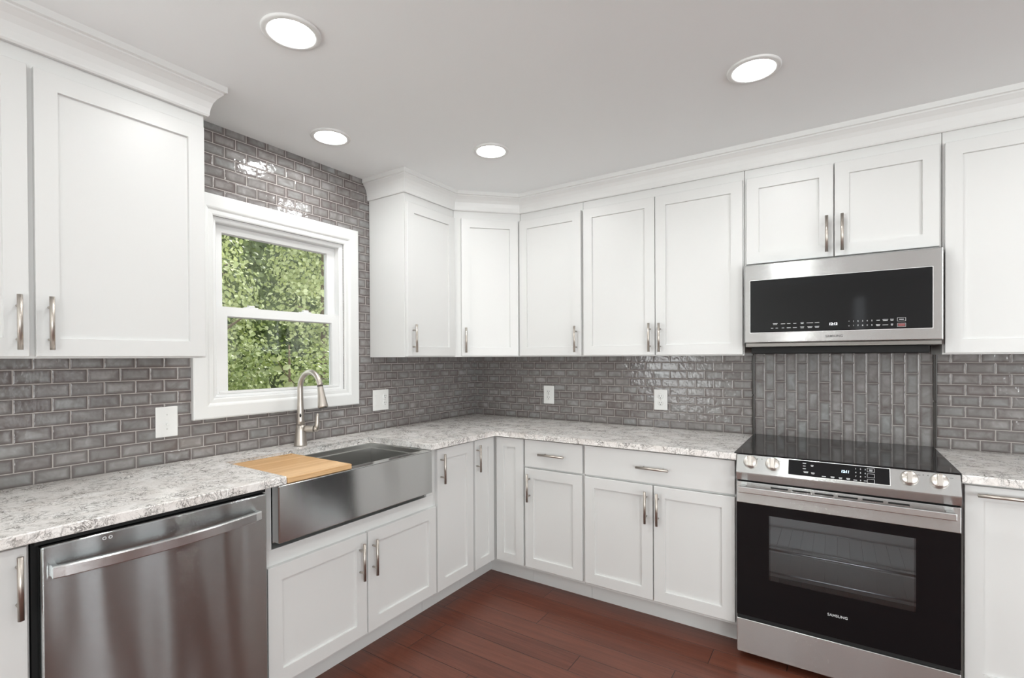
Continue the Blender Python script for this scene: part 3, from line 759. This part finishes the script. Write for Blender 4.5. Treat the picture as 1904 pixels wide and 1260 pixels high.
obj('number_pad', join(L), MARK, mg, True); L = []
for x, wd, n in ((2.511, .012, 1), (2.536, .020, 2), (2.559, .012, 2)): bar(x, 1.5085, wd, n)
for x, wd, n in ((2.511, .015, 2), (2.536, .020, 1), (2.559, .008, 2)): bar(x, 1.4875, wd, n)
bar(2.5915, 1.5092, .016, 1, .0035)
for q in L: obj('printed_label', q, MARK, mg, True)
for z in (1.5092, 1.4852):
    L = []
    for a in ((2.577, 2.606, z+.0068, z+.0078), (2.577, 2.606, z-.0078, z-.0068), (2.577, 2.578, z-.0068, z+.0068), (2.605, 2.606, z-.0068, z+.0068)):
        q = NB(); box(q, a[0], a[1], -.3879, -.3875, a[2], a[3]); L.append(q)
    obj('button_outline', join(L), MARK, mg, True)
bm = NB(); box(bm, 2.580, 2.603, -.3879, -.3875, 1.4800, 1.4904); obj('stop_button', bm, REDM, mg, True)
obj('markings', markings('SAMSUNG', .0140, Matrix.Translation((2.350, -.3864, 1.444)) @ FACEY, None, '', None, .0003, 1.05), MARKD, md, True)

# ------------------------------------------------------------------ recessed ceiling lights
def downlight(x, y, label):
    t = thing('recessed_light', label, 'ceiling light', (x, y, H), 0, 'recessed ceiling lights')
    M = Matrix.Translation((0, 0, 0)) @ Matrix.Rotation(R(180), 4, 'X')
    bm = NB(); lathe(bm, [(.092, .0002), (.0915, .006), (.0885, .0085), (.0745, .0085), (.0705, .0060), (.0703, .0002)], 48, M, cap=False); obj('trim_ring', bm, TRIMW, t)
    bm = NB(); lathe(bm, [(.0700, .0003), (.0700, .0014), (.050, .0018), (.001, .0020)], 48, M); obj('lens', bm, LEDM, t)
    return t
downlight(.876, -2.115, 'round recessed ceiling light, largest, at upper left of the picture')
downlight(.331, -1.560, 'round recessed ceiling light close to the window wall')
downlight(.875, -.997, 'round recessed ceiling light nearest the corner cabinets')
downlight(2.104, -1.038, 'round recessed ceiling light in front of the range side cabinets')
for x, y in ((2.104, -2.45), (3.40, -1.04), (3.40, -2.45), (2.104, -3.9)):  # out-of-view repeats of the ceiling lights, added for their light
    downlight(x, y, 'unseen recessed ceiling light added to light the room')

# ------------------------------------------------------------------ garden outside the window
bm = NB(); box(bm, -16, -.3, -10, 12, -.62, -.5); struct(obj('ground', bm, GRASS))
rnd = random.Random(11)
def leaves(bm, n, place, size):
    for _ in range(n):
        p, out = place()
        nrm = (out*.8 + Vector((rnd.uniform(-1, 1), rnd.uniform(-1, 1), rnd.uniform(-.4, 1.2)))).normalized()
        a = nrm.orthogonal().normalized(); a.rotate(Matrix.Rotation(rnd.uniform(0, 6.28), 3, nrm)); b_ = nrm.cross(a)
        s = size*rnd.uniform(.6, 1.3)
        pts = [(-.5, 0, 0), (-.22, .40, .08), (.2, .42, .08), (.55, 0, -.05), (.2, -.42, .08), (-.22, -.40, .08)]
        v = [bm.verts.new(p + a*x*s + b_*y*s + nrm*z*s) for x, y, z in pts]
        bm.faces.new((v[0], v[3], v[2], v[1])); bm.faces.new((v[0], v[5], v[4], v[3]))
def tree(label, x, y, ztop, blobs, n, size, leafm, trunk_r=.06, limbs=7):
    t = thing('leafy_tree', label, 'tree', (x, y, -.5), 0, 'trees and shrubs outside the window')
    bm = NB(); tube(bm, [(0, 0, 0), (.03, .02, ztop*.35), (-.02, .05, ztop*.7), (.02, .02, ztop)], [trunk_r, trunk_r*.85, trunk_r*.6, trunk_r*.25], 10)
    for k in range(limbs):
        a = rnd.uniform(0, 6.28); z = ztop*rnd.uniform(.25, .85); l = rnd.uniform(.3, .8)
        tube(bm, [(0, .02, z), (math.cos(a)*l*.5, math.sin(a)*l*.5, z+.18), (math.cos(a)*l, math.sin(a)*l, z+.5*l)], [trunk_r*.45, trunk_r*.3, trunk_r*.1], 8)
    obj('trunk', bm, BARK, t)
    bm = NB()
    def place():
        c, r = blobs[rnd.randrange(len(blobs))]
        d = Vector((rnd.gauss(0, 1), rnd.gauss(0, 1), rnd.gauss(0, 1))).normalized()
        q = rnd.uniform(.55, 1.05)
        return Vector(c) + Vector((d.x*r[0], d.y*r[1], d.z*r[2]))*q, d
    leaves(bm, n, place, size)
    obj('foliage', bm, leafm, t); return t
tree('low green shrub filling the lower window pane', -2.6, .05, 2.0, [((0, 0, 1.5), (.45, .7, .6)), ((0, .55, 1.35), (.45, .5, .65)), ((0, -.55, 1.4), (.45, .5, .65)), ((0, .1, .7), (.45, .9, .5))], 4600, .040, LEAF_B, .03, 0)
tree('pale green round-leaved tree seen in the right half of window', -3.95, 1.45, 3.4, [((0, 0, 2.6), (.6, .75, .6)), ((.1, .3, 2.1), (.55, .55, .7)), ((0, -.2, 3.2), (.55, .6, .5)), ((0, .1, 1.5), (.5, .7, .6)), ((0, 0, 3.7), (.55, .7, .4))], 5200, .052, LEAF_A)
tree('mid green round-leaved tree seen in the left half of window', -3.95, -.20, 3.6, [((0, 0, 2.7), (.6, .8, .6)), ((0, -.2, 3.3), (.6, .7, .6)), ((0, .2, 2.0), (.55, .7, .6)), ((0, .1, 1.3), (.5, .75, .6))], 5200, .050, LEAF_A)
tree('tall dark green tree far behind right half of window', -6.2, 3.4, 5.0, [((0, 0, 3.2), (1.0, 1.1, 1.2)), ((0, 0, 2.2), (1, 1.1, 1.1)), ((0, 0, 1.2), (1, 1.1, .9)), ((0, 0, 4.4), (.9, 1.0, .8))], 4600, .085, LEAF_C, .09)
tree('tall dark green tree far behind left half of window', -6.2, .9, 5.0, [((0, 0, 3.2), (1.0, 1.1, 1.2)), ((0, 0, 2.2), (1, 1.1, 1.1)), ((0, 0, 1.2), (1, 1.1, .9)), ((0, 0, 4.4), (.9, 1.0, .8))], 4600, .085, LEAF_C, .09)
# dense hedge at the back of the garden
t = thing('hedge', 'dense dark green hedge at the back of the garden', 'hedge', (-8.6, 1.2, -.5))
bm = NB(); g0 = []
for i in range(29):
    row_ = []
    for j in range(17):
        y = -5.5+i*.5; z = j*.36
        row_.append(bm.verts.new((rnd.uniform(-.28, .28)-.02*j, y, z)))
    g0.append(row_)
for i in range(28):
    for j in range(16): bm.faces.new((g0[i][j], g0[i+1][j], g0[i+1][j+1], g0[i][j+1]))
def hp():
    return Vector((.25+rnd.uniform(-.1, .35), rnd.uniform(-4, 6.5), rnd.uniform(.0, 5.7))), Vector((1, 0, .2))
leaves(bm, 6500, hp, .13)
obj('foliage', bm, LEAF_C, t)
# young twig close to the glass
t = thing('sapling', 'slender young twig with a few leaves low outside window', 'plant', (-.62, -1.10, -.5))
WP = lambda y, z, x=0: Vector((x, y+1.10, z+.5))
tw = [Vector((0, -.045, 0)), WP(-1.138, .9), WP(-1.142, 1.13), WP(-1.150, 1.195), WP(-1.190, 1.238), WP(-1.222, 1.278), WP(-1.262, 1.338)]
tube(bm := NB(), tw, [.006, .005, .0042, .0038, .0034, .0028, .0016], 8); obj('stem', bm, BARK, t)
bm = NB()
for p, d, s in ((tw[6], (0, -.8, .4), .05), (tw[5], (0, -1, .15), .075), (tw[5], (0, .85, .6), .065), (tw[4], (0, -.9, -.25), .065), (tw[3]+WP(-1.10, -.5), (.1, -.75, -.35), .085), (tw[3], (0, .95, .4), .085), (tw[6], (.1, .5, .7), .045), (tw[2], (0, -.6, -.5), .07)):
    dv = Vector(d).normalized(); nr = Vector((.8, -.5, .5)); nr = (nr-dv*nr.dot(dv)).normalized(); b_ = nr.cross(dv)
    v = [bm.verts.new(p+dv*x*s+b_*y*s+nr*z*s) for x, y, z in ((0, 0, 0), (.3, .30, .06), (.65, .28, .05), (1, 0, -.08), (.65, -.28, .05), (.3, -.30, .06))]
    bm.faces.new((v[0], v[3], v[2], v[1])); bm.faces.new((v[0], v[5], v[4], v[3]))
obj('leaves', bm, LEAF_A, t)
